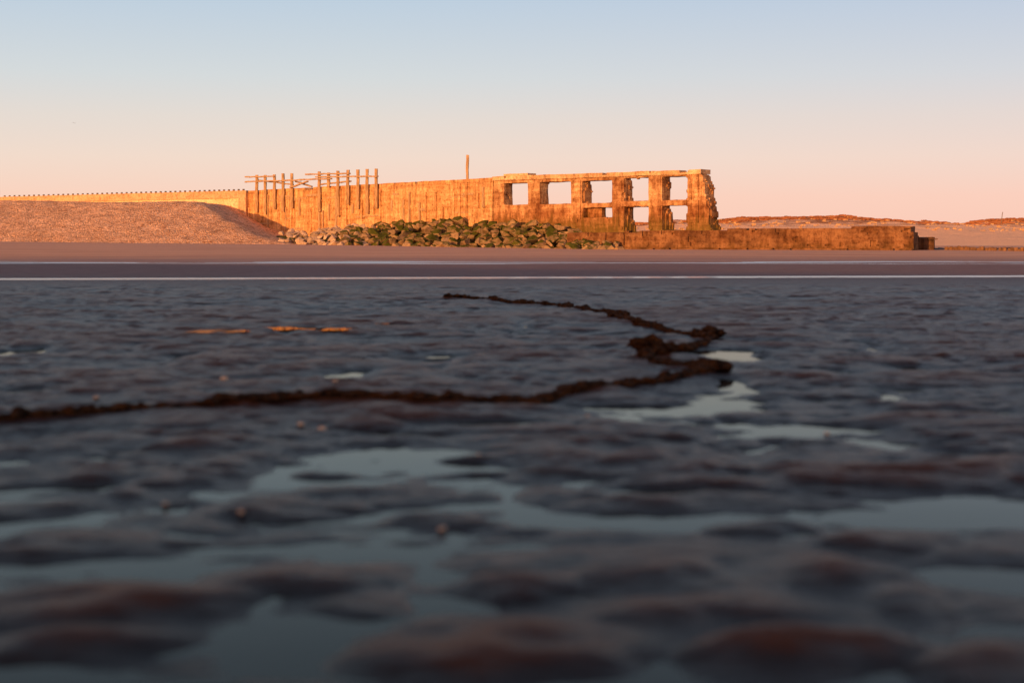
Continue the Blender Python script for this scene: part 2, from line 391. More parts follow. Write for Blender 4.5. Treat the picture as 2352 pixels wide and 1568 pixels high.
# ------------------------------------------------------------------ walls
PC = Vector((-45.5, 126.5)); PB = Vector((-20.2, 108.9)); PA = Vector((-1.2, 85.2)); PE = Vector((10.2, 75.9))
class Line:
    def __init__(s, p, q):
        s.p = p; s.L = (q - p).length; s.D = (q - p).normalized()
        s.B = Vector((-s.D.y, s.D.x))
        if s.B.y < 0: s.B = -s.B
    def u(s, px):
        k = (px - 1176) / F
        return (k * s.p.y - s.p.x) / (s.D.x - k * s.D.y)
    def d(s, u): return s.p.y + u * s.D.y
    def z(s, px, py): return EYE + (HZ - py) / F * s.d(s.u(px))
    def pt(s, u, v, z): return Vector((s.p.x + u * s.D.x + v * s.B.x, s.p.y + u * s.D.y + v * s.B.y, z))
LA = Line(PA, PE); LB = Line(PB, PA); LC = Line(PC, PB)

def lattice(name, line, us, vs, zs, solid, amp=0.05, sc=1.2, seed=0, mat=None, smooth=0):
    nu, nv, nz = len(us) - 1, len(vs) - 1, len(zs) - 1
    S = {}
    for i in range(nu):
        for j in range(nv):
            for k in range(nz):
                if solid is None or solid((us[i] + us[i+1]) / 2, (vs[j] + vs[j+1]) / 2, (zs[k] + zs[k+1]) / 2):
                    S[(i, j, k)] = 1
    vid = {}; verts = []; faces = []
    def V(i, j, k):
        key = (i, j, k)
        if key not in vid:
            p = line.pt(us[i], vs[j], zs[k])
            q = p * sc + Vector((seed * 7.1, 0, 0))
            n = noise.noise_vector(q) + 0.5 * noise.noise_vector(q * 2.7)
            vid[key] = len(verts); verts.append(p + n * amp)
        return vid[key]
    for (i, j, k) in S:
        if (i-1, j, k) not in S: faces.append((V(i,j,k), V(i,j,k+1), V(i,j+1,k+1), V(i,j+1,k)))
        if (i+1, j, k) not in S: faces.append((V(i+1,j,k), V(i+1,j+1,k), V(i+1,j+1,k+1), V(i+1,j,k+1)))
        if (i, j-1, k) not in S: faces.append((V(i,j,k), V(i+1,j,k), V(i+1,j,k+1), V(i,j,k+1)))
        if (i, j+1, k) not in S: faces.append((V(i,j+1,k), V(i,j+1,k+1), V(i+1,j+1,k+1), V(i+1,j+1,k)))
        if (i, j, k-1) not in S: faces.append((V(i,j,k), V(i,j+1,k), V(i+1,j+1,k), V(i+1,j,k)))
        if (i, j, k+1) not in S: faces.append((V(i,j,k+1), V(i+1,j,k+1), V(i+1,j+1,k+1), V(i,j+1,k+1)))
    me = bpy.data.meshes.new(name)
    me.from_pydata([tuple(v) for v in verts], [], faces)
    bm = bmesh.new(); bm.from_mesh(me); bmesh.ops.recalc_face_normals(bm, faces=bm.faces[:])
    for f in bm.faces: f.smooth = bool(smooth)
    if smooth == 2:      # relax the eroded, stepped faces
        rough_v = [v for v in bm.verts if len(v.link_faces) != 4 or max([0] + [e.calc_face_angle(0) for e in v.link_edges]) > 0.5]
        bmesh.ops.smooth_vert(bm, verts=rough_v, factor=0.5, use_axis_x=True, use_axis_y=True, use_axis_z=True)
    if smooth:
        for e in bm.edges:
            if len(e.link_faces) == 2 and e.calc_face_angle(0) > 0.7: e.smooth = False
    bm.to_mesh(me); bm.free()
    return me
def fr(a, b, step): return list(np.linspace(a, b, max(2, int(round((b - a) / step)) + 1)))

# --- ruined wall with openings
ops = [(1157, 1213, 422, 471), (1240, 1311, 419, 468), (1338, 1406, 414, 466), (1432, 1490, 410, 462), (1520, 1577, 406, 460),
       (1340, 1406, 478, 501), (1432, 1490, 474, 532), (1520, 1577, 472, 529)]
OP = []
for a, b, t, c in ops:
    mid = (a + b) / 2
    OP.append((LA.u(a), LA.u(b), LA.z(mid, c), LA.z(mid, t)))
UEND = LA.u(1611)
def solidA(u, v, z):
    n = noise.noise(Vector((u * 1.1, v * 1.3, z * 1.7))); n2 = noise.noise(Vector((u * 3.1 + 9, v * 3, z * 3.3)))
    for k, (a, b, lo, hi) in enumerate(OP):
        e = 0.03 * n2
        aa = a + 0.04 * n
        if k in (2, 3, 4, 6, 7):     # broken backs of the piers
            aa += (v / 0.9) * (0.02 + 0.12 * n + (0.32 if k in (6, 7) else 0.02) * max(0, 1 - (z - lo) / (hi - lo)))
        if k == 5 and u < a + (b - a) * 0.5 and v > 0.45: continue
        if aa + e < u < b + e * 0.5 and lo + e * 0.5 < z < hi + e * 0.3:
            return False
    y = (z - 1.0) / 3.3
    nz_ = noise.noise(Vector((3.0, v * 1.5, z * 2.2))); nz2 = noise.noise(Vector((8.0, v * 3, z * 5)))
    flare = 0.72 * max(0, 1 - y) ** 0.8 - 0.02 + 0.15 * nz_ + 0.06 * nz2
    if y > 0.9: flare = 0.02 + 0.08 * n
    if u > UEND + flare * (0.8 + 0.25 * v): return False
    return True
ZT = 4.3
ruin = empty("ruined_wall", tuple(LA.pt(7, 0.4, 1.0)), label="ruined orange concrete wall with two rows of square window openings", category="ruin")
def addp(name, me, mat, parent, **kw):
    me.transform(Matrix.Translation(-Vector(parent.location)))
    return add_obj(name, me, mat, parent, **kw)
me = lattice("wall", LA, fr(0.12, UEND + 1.1, 0.09), fr(0, 0.85, 0.14), fr(0.2, ZT - 0.22, 0.09), solidA, 0.03, 1.3, 1, smooth=2)
addp("wall", me, M_ruin, ruin)
def topA(u, v, z):
    n = noise.noise(Vector((u * 1.5, v, z + 20)))
    return not (z > ZT - 0.1 and n > 0.38) and u < UEND + 0.12 * n * 2
me = lattice("top_beam", LA, fr(0.1, UEND + 0.15, 0.15), fr(-0.08, 0.92, 0.18), [ZT - 0.217, ZT - 0.1, ZT + 0.03], topA, 0.025, 1.3, 2)
addp("top_beam", me, M_beam, ruin)
za, zb = LA.z(1490, 473), LA.z(1490, 462)
me = lattice("middle_beam", LA, fr(LA.u(1404), LA.u(1577), 0.15), [-0.05, 0.2, 0.5, 0.8], [za, (za + zb) / 2, zb],
             lambda u, v, z: noise.noise(Vector((u * 2, v * 2, z * 3))) < 0.45, 0.03, 1.6, 3)
addp("middle_beam", me, M_ruin, ruin)
me = lattice("parapet_slab", LA, fr(LA.u(1157), LA.u(1212), 0.2), [0.0, 0.4, 0.8], [ZT + 0.035, ZT + 0.16], None, 0.02, 2, 4)
addp("parapet_slab", me, M_beam, ruin)
for a, b, t, c in ((1312, 1335, 413, 520), (1407, 1430, 408, 528), (1491, 1518, 404, 528), (1579, 1606, 400, 528)):
    me = lattice("pier_facing", LA, fr(LA.u(a) + 0.03, LA.u(b) - 0.03, 0.2), [-0.05, 0.04], fr(LA.z((a+b)/2, c), LA.z((a+b)/2, t), 0.2),
                 lambda u, v, z: noise.noise(Vector((u * 1.1, 5, z * 1.1))) < 0.30, 0.015, 2, a)
    addp("pier_facing", me, M_ruin, ruin)

# --- board-marked wall
sea = empty("board_marked_wall", tuple(LB.pt(15, 0.5, 0.5)), label="long orange concrete sea wall with board marks and timber strips", category="sea wall")
def solidB(u, v, z):
    if z > 4.17:
        return noise.noise(Vector((u * 0.5, 1, 3))) < 0.25 or u > LB.u(960)
    return True
me = lattice("wall", LB, fr(0, LB.L + 0.05, 0.3), [0, 0.4, 0.8, 1.2], fr(0.0, 4.1, 0.3) + [4.27], solidB, 0.03, 1.0, 5, smooth=1)
addp("wall", me, M_plank, sea)
rs = random.Random(3)
def strip_mesh(line, u, w, z0, z1, v0, v1, lean=0.0, amp=0.02):
    zs = fr(z0, z1, 0.4); me = lattice("s", line, [u - w / 2, u + w / 2], [v0, v1], zs, None, amp, 1.7, u)
    return me
px = 566
while px < 1120:
    ztop = 4.1 - abs(rs.gauss(0.4, 0.6)); 
    zbot = rs.choice([0.7, 0.9, 1.1, 1.6, 2.2]) + rs.random() * 0.3
    if ztop - zbot > 0.5:
        u = LB.u(px)
        me = strip_mesh(LB, u, rs.uniform(0.10, 0.22), zbot, ztop, -rs.uniform(0.06, 0.13), 0.06, 0)
        addp("timber_strip", me, rs.choice([M_timber, M_plank, M_plank]), sea)
    px += rs.uniform(8, 28)
for k in range(34):   # short horizontal ledges and bolted boards
    a = rs.uniform(575, 1090); w = rs.uniform(12, 45)
    z0 = rs.uniform(0.9, 3.8)
    me = lattice("l", LB, fr(LB.u(a), LB.u(a + w), 0.4), [-rs.uniform(0.03, 0.08), 0.05], [z0, z0 + rs.uniform(0.06, 0.16)], None, 0.02, 2, k)
    addp("timber_board", me, rs.choice([M_plank, M_timber]), sea)

# --- promenade wall
prom = empty("promenade_wall", tuple(LC.pt(10, 0.5, 2.0)), label="smooth pale concrete promenade wall behind the shingle bank", category="wall")
us = [-45] + fr(-44, LC.L - 0.1, 1.0)
me = lattice("wall", LC, us, [0, 0.6, 1.2], [0.3, 1.0, 2.0, 3.0, 3.72], None, 0.01, 0.5, 6); addp("wall", me, M_prom, prom)
me = lattice("coping", LC, us, [-0.14, 0.6, 1.3], [3.723, 4.0, 4.28], None, 0.012, 0.5, 6); addp("coping", me, M_prom2, prom)
me = lattice("buttress", LC, [LC.u(554), LC.L + 0.05], [-0.3, 0.3], [0.3, 1.5, 2.8, 4.1], None, 0.02, 1, 8); addp("buttress", me, M_prom2, prom)
stub_me = None
for i, px in enumerate(np.arange(4, 562, 11.2)):
    u = LC.u(px); h = 0.16
    bm = bmesh.new(); bmesh.ops.create_cone(bm, cap_ends=True, segments=8, radius1=0.10, radius2=0.08, depth=0.15)
    if stub_me is None:
        bmesh.ops.translate(bm, verts=bm.verts, vec=(0, 0, 0.075)); stub_me = bpy.data.meshes.new("bollard_stub"); bm.to_mesh(stub_me); stub_me.materials.append(M_stub)
    bm.free()
    ob = add_obj("bollard_stub", stub_me, None, None, label="small dark bollard on the promenade wall top", category="bollard", group="bollards along the promenade wall")
    ob.location = LC.pt(u, 0.3, 4.27)

# --- timber frames on the board-marked wall
def bar_mesh(p, q, w, t, name):
    p = Vector(p); q = Vector(q); d = q - p; L = d.length
    bm = bmesh.new(); bmesh.ops.create_cube(bm, size=1.0)
    bmesh.ops.scale(bm, verts=bm.verts, vec=(w, t, L))
    bmesh.ops.subdivide_edges(bm, edges=[e for e in bm.edges if e.calc_length() > 0.9 * L], cuts=max(1, int(L / 0.35)))
    bmesh.ops.bevel(bm, geom=[e for e in bm.edges if abs((e.verts[0].co - e.verts[1].co).normalized().z) > 0.9], offset=min(w, t) * 0.15, segments=1, affect='EDGES')
    rot = d.to_track_quat('Z', 'Y').to_matrix().to_4x4()
    bmesh.ops.transform(bm, matrix=Matrix.Translation((p + q) / 2) @ rot, verts=bm.verts)
    for v in bm.verts: v.co += noise.noise_vector(v.co * 1.6) * 0.04
    me = bpy.data.meshes.new(name); bm.to_mesh(me); bm.free()
    return me
def bar(p, q, w, t, mat, parent, name):
    return addp(name, bar_mesh(p, q, w, t, name), mat, parent)
def frame(label, posts, beams):
    x0 = posts[0][0]
    fr_ = empty("timber_frame", tuple(LB.pt(LB.u(x0), -0.2, 2.0)), label=label, category="timber frame", group="old timber frames on the sea wall")
    for px, yt, yb in posts:
        u = LB.u(px); p = LB.pt(u, -0.17, LB.z(px, yb)); q = LB.pt(u, -0.17, LB.z(px, yt))
        w = 0.21
        bar(p, q, w, w, M_timber, fr_, "post")
    for x1, y1, x2, y2, v in beams:
        bar(LB.pt(LB.u(x1), v, LB.z(x1, y1)), LB.pt(LB.u(x2), v, LB.z(x2, y2)), 0.18, 0.10, M_timber, fr_, "beam")
frame("weathered timber posts with crossed rails on the sea wall", [(594, 402, 488), (614, 402, 492), (635, 401, 480), (655, 399, 486), (675, 398, 478)],
      [(573, 407, 640, 405, -0.33), (573, 418, 700, 414, -0.33), (676, 431, 716, 417, -0.33), (680, 417, 716, 429, -0.01), (590, 414, 672, 424, -0.01)])
frame("taller weathered timber posts with long rails on the sea wall", [(738, 394, 486), (759, 397, 430), (781, 392, 497), (804, 391, 470), (827, 390, 480), (848, 389, 492), (869, 388, 478)],
      [(712, 401, 812, 399, -0.33), (735, 407, 877, 405, -0.33), (698, 413, 770, 411, -0.33), (738, 424, 806, 416, -0.01)])
u = LB.u(1070)
me = bar_mesh(LB.pt(u, 0.12, 3.9), LB.pt(u, 0.12, LB.z(1070, 356)), 0.17, 0.17, "wooden_mast")
add_obj("wooden_mast", me, M_timber, label="single tall weathered wooden post standing on the sea wall", category="post")

# --- low wall / footing
LL = Line(Vector((3.0, 77.5)), Vector((19.75, 69.4)))
def top_low(u): return 0.93 + 0.017 * u + 0.03 * noise.noise(Vector((u * 0.6, 0, 0)))
def solidL(u, v, z):
    n = noise.noise(Vector((u * 0.7, v, z * 1.2))); n2 = noise.noise(Vector((u * 1.9, v, z * 2.4 + 4)))
    if u > LL.L - 0.25 + 0.2 * n + 0.1 * n2 - (0.2 if z > 0.95 else 0): return False
    if u > 10.4 and v > 2.2: return False
    if z > 0.25 and v < 0.10 and n2 + 0.6 * n > 0.42: return False
    if z < 0.18: return v > -0.2 or n2 > -0.15
    return v > 0 and z < top_low(u) + 0.03 * n2
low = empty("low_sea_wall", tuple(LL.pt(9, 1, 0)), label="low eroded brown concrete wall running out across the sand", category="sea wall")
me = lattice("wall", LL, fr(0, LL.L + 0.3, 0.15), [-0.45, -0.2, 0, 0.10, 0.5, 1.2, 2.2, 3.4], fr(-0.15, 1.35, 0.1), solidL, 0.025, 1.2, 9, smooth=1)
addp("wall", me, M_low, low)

# --- steel sheet pile box at the wall end
def corr_box(name, p, D, B, w, dpt, z0, z1, mat, parent):
    pts = []
    n = 8
    for i in range(n + 1):
        pts.append((w * i / n, 0.05 * (1 if (i // 2) % 2 else -1)))
    for i in range(1, n + 1): pts.append((w + 0.04 * (1 if (i // 2) % 2 else -1), dpt * i / n))
    pts += [(0, dpt)]
    bm = bmesh.new(); rings = []
    for z in (z0, z1):
        rings.append([bm.verts.new((p[0] + a * D[0] + b * B[0], p[1] + a * D[1] + b * B[1], z + (0.02 * math.sin(a * 9) if z == z1 else 0))) for a, b in pts])
    m = len(pts)
    for i in range(m): bm.faces.new((rings[0][i], rings[0][(i+1) % m], rings[1][(i+1) % m], rings[1][i]))
    bm.faces.new(rings[1])
    me = bpy.data.meshes.new(name); bm.to_mesh(me); bm.free(); return addp(name, me, mat, parent)
d0 = 71.5
box = empty("sheet_pile_box", (20.9, d0, 0), label="rusty dark steel sheet pile box at the wall end", category="sheet piling")
corr_box("casing", (20.25, d0 + 0.2), (0.96, -0.28), (0.28, 0.96), 0.98, 0.8, -0.1, 0.70, M_steel, box)
bar((20.9, d0 - 0.1, 0.62), (21.35, d0 - 0.2, 0.62), 0.07, 0.05, M_steel, box, "waling")
bar((20.42, d0 + 0.08, -0.1), (20.42, d0 + 0.08, 0.78), 0.12, 0.12, M_steel, box, "corner_post")

# --- low groyne piles
pile_meshes = []
for k in range(5):
    bm = bmesh.new(); bmesh.ops.create_cone(bm, cap_ends=True, segments=9, radius1=0.11, radius2=0.08, depth=0.4)
    for v in bm.verts: v.co += noise.noise_vector(v.co * 4 + Vector((k * 5, 0, 0))) * 0.06
    me = bpy.data.meshes.new("groyne_pile"); bm.to_mesh(me); bm.free(); me.materials.append(M_groyne); pile_meshes.append(me)
for i in range(40):
    t = i / 39
    x = 21.8 + 2.6 * t; y = 71.5 - 9.5 * t
    x += rs.uniform(-.06, .06)
    ob = add_obj("groyne_pile", pile_meshes[i % 5], None, None, label="short worn red-brown timber pile sticking out of wet sand", category="timber pile", group="row of worn groyne piles")
    ob.location = (x, y, gh(x, y) - 0.03 + rs.uniform(-.05, .03)); ob.rotation_euler = (rs.uniform(-.1, .1), rs.uniform(-.1, .1), rs.uniform(0, 6))
lx = np.linspace(20.5, 60, 260); ly = np.linspace(0, 1, 14)
LYY, LXX = np.meshgrid(ly, lx, indexing='ij')
LY2 = 74.0 + (LYY - 0.5) * 4.0 + 0.6 * perlin(LXX * 0.3, LYY * 2)
LZ = ground_h(LXX, LY2) + (0.09 + 0.13 * perlin(LXX * 1.4, LY2 * 1.4) + 0.06 * perlin(LXX * 4, LY2 * 4)) * np.sin(LYY * np.pi) - 0.04
add_obj("seaweed_ledge", grid_mesh("seaweed_ledge", LXX, LY2, LZ), M_bladder, kind="stuff", label="low dark ledge of seaweed and stones on sand", category="seaweed")

# ------------------------------------------------------------------ rocks
def interp(x, tab):
    return float(np.interp(x, [a for a, b in tab], [b for a, b in tab]))
TOPY = [(596, 535), (625, 530), (660, 530), (700, 533), (760, 527), (800, 521), (870, 516), (950, 512), (1000, 508), (1100, 507), (1200, 506), (1270, 512), (1310, 520), (1350, 538), (1400, 552), (1435, 570)]
DF = [(590, 91), (700, 88.5), (1000, 82.5), (1300, 76.5), (1435, 73.6)]
def heap_pt(px, t):
    df = interp(px, DF)
    db = LB.d(LB.u(px)) - 0.9 if px < 1130 else (LA.d(LA.u(px)) - 0.9 if px < 1300 else np.interp(px, [1300, 1435], [LA.d(LA.u(1300)) - 0.9, 75.6]))
    db = min(db, df + 7)
    d = df + (db - df) * t
    X0 = (px - 1176) / F * df
    zf = gh(X0, df)
    zt = EYE + (HZ - interp(px, TOPY)) / F * db
    return Vector(((px - 1176) / F * d, d, zf + (zt - zf) * t))
hx = np.linspace(600, 1440, 90); ht = np.linspace(0, 1, 12)
HX = np.zeros((12, 90)); HY = HX.copy(); HZZ = HX.copy()
for i, t in enumerate(ht):
    for j, x in enumerate(hx):
        p = heap_pt(x, t); HX[i, j], HY[i, j], HZZ[i, j] = p.x, p.y, p.z - 0.34 * min(1, t * 3 + 0.2)
add_obj("rubble_slope", grid_mesh("rubble_slope", HX, HY, HZZ), M_rock_half, kind="structure")
rock_me = {}
for key, mat in (("moss", M_rock_moss), ("half", M_rock_half), ("bare", M_rock_bare)):
    rock_me[key] = []
    for k in range(14):
        r = random.Random(k * 3 + 1)
        bm = bmesh.new()
        for _ in range(12):
            v = Vector((r.gauss(0, 1), r.gauss(0, 1), r.gauss(0, 1))).normalized() * r.uniform(0.8, 1.15)
            bm.verts.new((v.x * 1.25, v.y * 0.95, v.z * 0.74))
        res = bmesh.ops.convex_hull(bm, input=bm.verts[:])
        bmesh.ops.delete(bm, geom=[v for v in bm.verts if not v.link_faces], context='VERTS')
        bmesh.ops.dissolve_limit(bm, angle_limit=math.radians(16), verts=bm.verts[:], edges=bm.edges[:])
        bmesh.ops.bevel(bm, geom=bm.edges[:], offset=0.045, segments=1, affect='EDGES')
        bmesh.ops.triangulate(bm, faces=bm.faces[:])
        for v in bm.verts: v.co += noise.noise_vector(v.co * 2.5 + Vector((k * 9, 0, 0))) * 0.05
        bmesh.ops.recalc_face_normals(bm, faces=bm.faces[:])
        me = bpy.data.meshes.new("boulder"); bm.to_mesh(me); bm.free(); me.materials.append(mat); rock_me[key].append(me)
rk = random.Random(21)
def put_rock(px, t, size):
    p = heap_pt(px, t)
    if px < 790: key = "bare" if rk.random() < 0.9 else "half"
    elif px < 860: key = rk.choice(["bare", "half", "half", "moss"])
    elif px > 1290: key = rk.choice(["half", "half", "half", "moss"]) if t < 0.5 else "half"
    else: key = "moss" if (rk.random() < (0.75 if t > 0.45 else 0.3)) else "half"
    lab = {"moss": "moss-covered green boulder in the heap against the sea wall", "half": "brown boulder with patches of moss in the heap", "bare": "pale bare boulder at the edge of the rock heap"}[key]
    ob = add_obj("boulder", rk.choice(rock_me[key]), None, None, label=lab, category="boulder", group="boulders heaped against the sea wall")
    ob.location = p - Vector((0, 0, 0.10 * size))
    ob.rotation_euler = (rk.uniform(-.5, .5), rk.uniform(-.5, .5), rk.uniform(0, 6.28))
    ob.scale = (size * rk.uniform(.85, 1.15), size * rk.uniform(.85, 1.15), size * rk.uniform(.8, 1.1))
put_rock(620, 0.15, 0.58); put_rock(646, 0.3, 0.3)
rows = 8; nrock = 2
for r_ in range(rows):
    t = r_ / (rows - 1)
    px = 648 + rk.uniform(0, 20)
    while px < 1432:
        hgt = 570 - interp(px, TOPY)
        if (rk.random() < min(1.0, hgt / 50 + 0.1) or r_ in (0,)) and nrock < 298:
            put_rock(px + rk.uniform(-6, 6), min(1, max(0, t + rk.uniform(-.07, .07))), rk.choice([rk.uniform(0.26, 0.36), rk.uniform(0.32, 0.46)]) * (0.8 if px < 760 else 1)); nrock += 1
        px += rk.uniform(13, 25)
print("rocks", nrock)

# ------------------------------------------------------------------ dunes
prof = [(1300, 521), (1450, 515), (1560, 510), (1660, 508), (1700, 504), (1780, 503), (1850, 501), (1920, 503), (1960, 506), (2020, 509), (2100, 513), (2180, 514), (2250, 516), (2310, 511), (2352, 506), (2500, 502), (2800, 507), (3200, 500)]
dx = np.linspace(5, 190, 420); dyv = np.linspace(0, 1, 60)
DYY, DXX = np.meshgrid(dyv, dx, indexing='ij')
Y0, YW = 100.0, 140.0
DD = Y0 + DYY * YW
pxs = DXX / 205 * F + 1176
topz = EYE + (HZ - np.interp(pxs, [a for a, b in prof], [b for a, b in prof])) * 205 / F
fade = sstep(5, 15, DXX)
shape = 0.30 * sstep(0.0, 0.45, DYY) + 0.70 * sstep(0.4, 0.76, DYY + 0.08 * perlin(DXX * 0.06, DYY * 2))
DZ = (topz * shape + (0.42 * perlin(DXX * 0.12, DD * 0.1) + 0.22 * perlin(DXX * 0.4, DD * 0.3) + 0.08 * perlin(DXX * 1.3, DD)) * shape) * fade * (1 - 0.9 * sstep(0.86, 1, DYY))
add_obj("dunes", grid_mesh("dunes", DXX, DD, DZ + 0.03), M_dune, kind="structure")
def dune_z(x, y):
    j = (x - 5) / 185 * 419; i = (y - Y0) / YW * 59
    i0 = int(min(max(i, 0), 58)); j0 = int(min(max(j, 0), 418)); a = i - i0; b = j - j0
    return float(DZ[i0, j0] * (1-a) * (1-b) + DZ[i0+1, j0] * a * (1-b) + DZ[i0, j0+1] * (1-a) * b + DZ[i0+1, j0+1] * a * b) + 0.03
def tufts(name, mat, cnt, seed, ymin, ymax, hmin, hmax, wmul, label, cat, thr):
    r = random.Random(seed); verts = []; faces = []
    k = 0; tries = 0
    while k < cnt and tries < cnt * 20:
        tries += 1
        x = r.uniform(12, 110); y = r.uniform(ymin, ymax)
        z = dune_z(x, y)
        if z < thr + 0.9 * noise.noise(Vector((x * 0.15, y * 0.2, seed))): continue
        k += 1
        h = r.uniform(hmin, hmax)
        for b in range(6):
            a = r.uniform(0, 6.28); w = h * wmul * r.uniform(.5, 1)
            cx = x + r.uniform(-.9, .9) * h; cy = y + r.uniform(-.5, .5) * h
            ox, oy = math.cos(a) * w, math.sin(a) * w; i = len(verts)
            verts += [(cx - ox, cy - oy, z - .05), (cx + ox, cy + oy, z - .05), (cx + ox * .9 + r.uniform(-.2, .2) * h, cy, z + h * r.uniform(.5, .8)), (cx - ox * .4 + r.uniform(-.3, .3) * h, cy, z + h * r.uniform(.7, 1))]
            faces.append((i, i+1, i+2, i+3))
    me = bpy.data.meshes.new(name); me.from_pydata(verts, [], faces)
    add_obj(name, me, mat, kind="stuff", label=label, category=cat)
tufts("dune_scrub", M_tuft, 2200, 5, 190, 218, 0.12, 0.26, 2.6, "red-brown scrub covering the dune crests", "scrub", 2.5)
tufts("marram_grass", M_marram, 600, 9, 172, 210, 0.10, 0.22, 1.4, "dry tan marram grass on the dune slopes", "grass", 1.3)
dd = 195; x = (2299 - 1176) / F * dd; z0 = dune_z(x, dd)
add_obj("marker_pole", bar_mesh((x, dd, z0 - .2), (x + .25, dd, EYE + (HZ - 487) / F * dd), .08, .08, "marker_pole"), M_stub, label="thin leaning marker pole standing on the dunes", category="pole")

# ------------------------------------------------------------------ chain
path = [(-120, 992), (0, 978), (150, 964), (300, 950), (500, 941), (700, 931), (860, 930), (1000, 938), (1120, 930), (1210, 934), (1300, 912), (1400, 898), (1500, 886), (1570, 870), (1622, 862), (1616, 848), (1570, 852), (1500, 840), (1484, 826), (1530, 812), (1580, 806), (1632, 790), (1628, 776), (1560, 772), (1500, 757), (1440, 743), (1415, 729), (1350, 718), (1300, 708), (1200, 702), (1130, 693), (1060, 689), (1022, 690)]
pts = [gp(*p) for p in path]
dense = []
for a, b in zip(pts[:-1], pts[1:]):
    n = max(1, int((b - a).length / 0.01))
    for i in range(n): dense.append(a.lerp(b, i / n))
dense.append(pts[-1])
for _ in range(5):
    dense = [dense[0]] + [(dense[i-1] + dense[i] * 2 + dense[i+1]) / 4 for i in range(1, len(dense) - 1)] + [dense[-1]]
sel = [dense[0]]
for p in dense:
    if (p - sel[-1]).length > 0.034: sel.append(p)
verts = []; faces = []
ico = bmesh.new(); bmesh.ops.create_icosphere(ico, subdivisions=2, radius=1)
iv = [v.co.copy() for v in ico.verts]; iff = [tuple(v.index for v in f.verts) for f in ico.faces]; ico.free()
XX = np.array([p.x for p in sel]); YY = np.array([p.y for p in sel])
GZ = np.maximum(ground_h(XX, YY), 0.002)
GZ = np.convolve(np.pad(GZ, 2, mode='edge'), np.ones(5) / 5, 'valid')
knots = [(gp(1610, 857), 1.3), (gp(1620, 780), 1.7), (gp(1510, 824), 1.5), (gp(1428, 735), 1.6), (gp(1550, 812), 1.1), (gp(1040, 688), 1.8), (gp(1210, 934), .6), (gp(1500, 752), .8), (gp(1300, 708), .8), (gp(860, 930), .4), (gp(300, 950), .3)]
rc = random.Random(4)
for i, p in enumerate(sel):
    q = sel[min(i + 1, len(sel) - 1)]; o = sel[max(i - 1, 0)]
    dr = Vector(((q - o).x, (q - o).y, 0)); dr = dr.normalized() if dr.length > 0 else Vector((1, 0, 0))
    sd = Vector((-dr.y, dr.x, 0))
    kn = max([w_ * math.exp(-((p - k).length / 0.13) ** 2) for k, w_ in knots])
    nn = 1 + 0.6 * noise.noise(Vector((p.x * 3.3, p.y * 3.3, 0)))
    rad = (0.0225 * nn + 0.009 * kn) * rc.uniform(.75, 1.25)
    cnt = 1 + int(kn * 1.4 + 0.2) + (1 if rc.random() < .25 else 0)
    sink = 0.25 + 0.35 * noise.noise(Vector((p.x * 1.7, p.y * 1.7, 9)))
    for c in range(cnt):
        flat = (i % 2 == 0)
        cx = Vector((p.x, p.y, GZ[i] + rad * (sink + c * 0.5 * rc.random()))) + (sd * rc.uniform(-1, 1) + dr * rc.uniform(-.5, .5)) * (0.026 if c else 0.004) * (1 + 1.4 * kn)
        base = len(verts); so = Vector((rc.random() * 50, 0, 0))
        rl = rc.uniform(.75, 1.2)
        for v in iv:
            w = v * (1 + 0.6 * noise.noise(v * 1.9 + so))
            verts.append(tuple(cx + dr * w.x * 0.042 * rl + sd * w.y * rad * (1.9 if flat else 1.4) + Vector((0, 0, 1)) * w.z * rad * (.8 if flat else 1.05)))
        faces += [tuple(base + k for k in f) for f in iff]
me = bpy.data.meshes.new("anchor_chain"); me.from_pydata(verts, [], faces)
add_obj("anchor_chain", me, M_chain, label="old barnacle-encrusted rusty chain winding over wet rippled sand", category="chain")

# ------------------------------------------------------------------ pebbles and shells
peb = []
for k in range(3):
    bm = bmesh.new(); bmesh.ops.create_icosphere(bm, subdivisions=2, radius=1)
    for v in bm.verts: v.co = Vector((v.co.x * 1.2, v.co.y * .9, v.co.z * .6)) + noise.noise_vector(v.co + Vector((k * 4, 0, 0))) * .25
    for f in bm.faces: f.smooth = True
    me = bpy.data.meshes.new("pebble"); bm.to_mesh(me); bm.free(); me.materials.append(M_pebble); peb.append(me)
for i, (px, py, s) in enumerate([(515, 882, .018), (222, 926, .014), (692, 988, .013), (740, 993, .014), (1015, 1222, .010), (553, 1190, .009), (770, 892, .012), (1350, 960, .008), (1100, 1050, .007), (1900, 1000, .008), (380, 1165, .007)]):
    p = gp(px, py); ob = add_obj("pebble", peb[i % 3], None, None, label="small pale orange pebble lying on wet sand", category="pebble", group="pale pebbles scattered on the sand")
    ob.location = (p.x, p.y, max(gh(p.x, p.y), 0) + s * .5); ob.scale = (s, s, s); ob.rotation_euler = (0, 0, i)

# ------------------------------------------------------------------ bird
verts = [(0, -.16, 0), (0, .18, .0), (.03, 0, .03), (-.03, 0, .03), (0, 0, -.04), (.22, .02, .10), (.42, -.06, .02), (-.22, .02, .10), (-.42, -.06, .02), (.03, .07, .02), (-.03, .07, .02), (.03, -.07, .02), (-.03, -.07, .02), (.05, -.22, 0), (-.05, -.22, 0)]
faces = [(0, 4, 2), (0, 3, 4), (1, 2, 4), (1, 4, 3), (1, 3, 2), (0, 2, 3), (9, 5, 11), (5, 6, 11), (10, 12, 7), (7, 12, 8), (0, 13, 14)]
me = bpy.data.meshes.new("seabird"); me.from_pydata(verts, [], faces)
b = add_obj("seabird", me, M_bird, label="tiny dark seabird gliding in the pale sky", category="bird")
b.location = ((170 - 1176) / F * 330, 330, EYE + (HZ - 283) / F * 330); b.rotation_euler = (0.1, 0.2, 0.6)

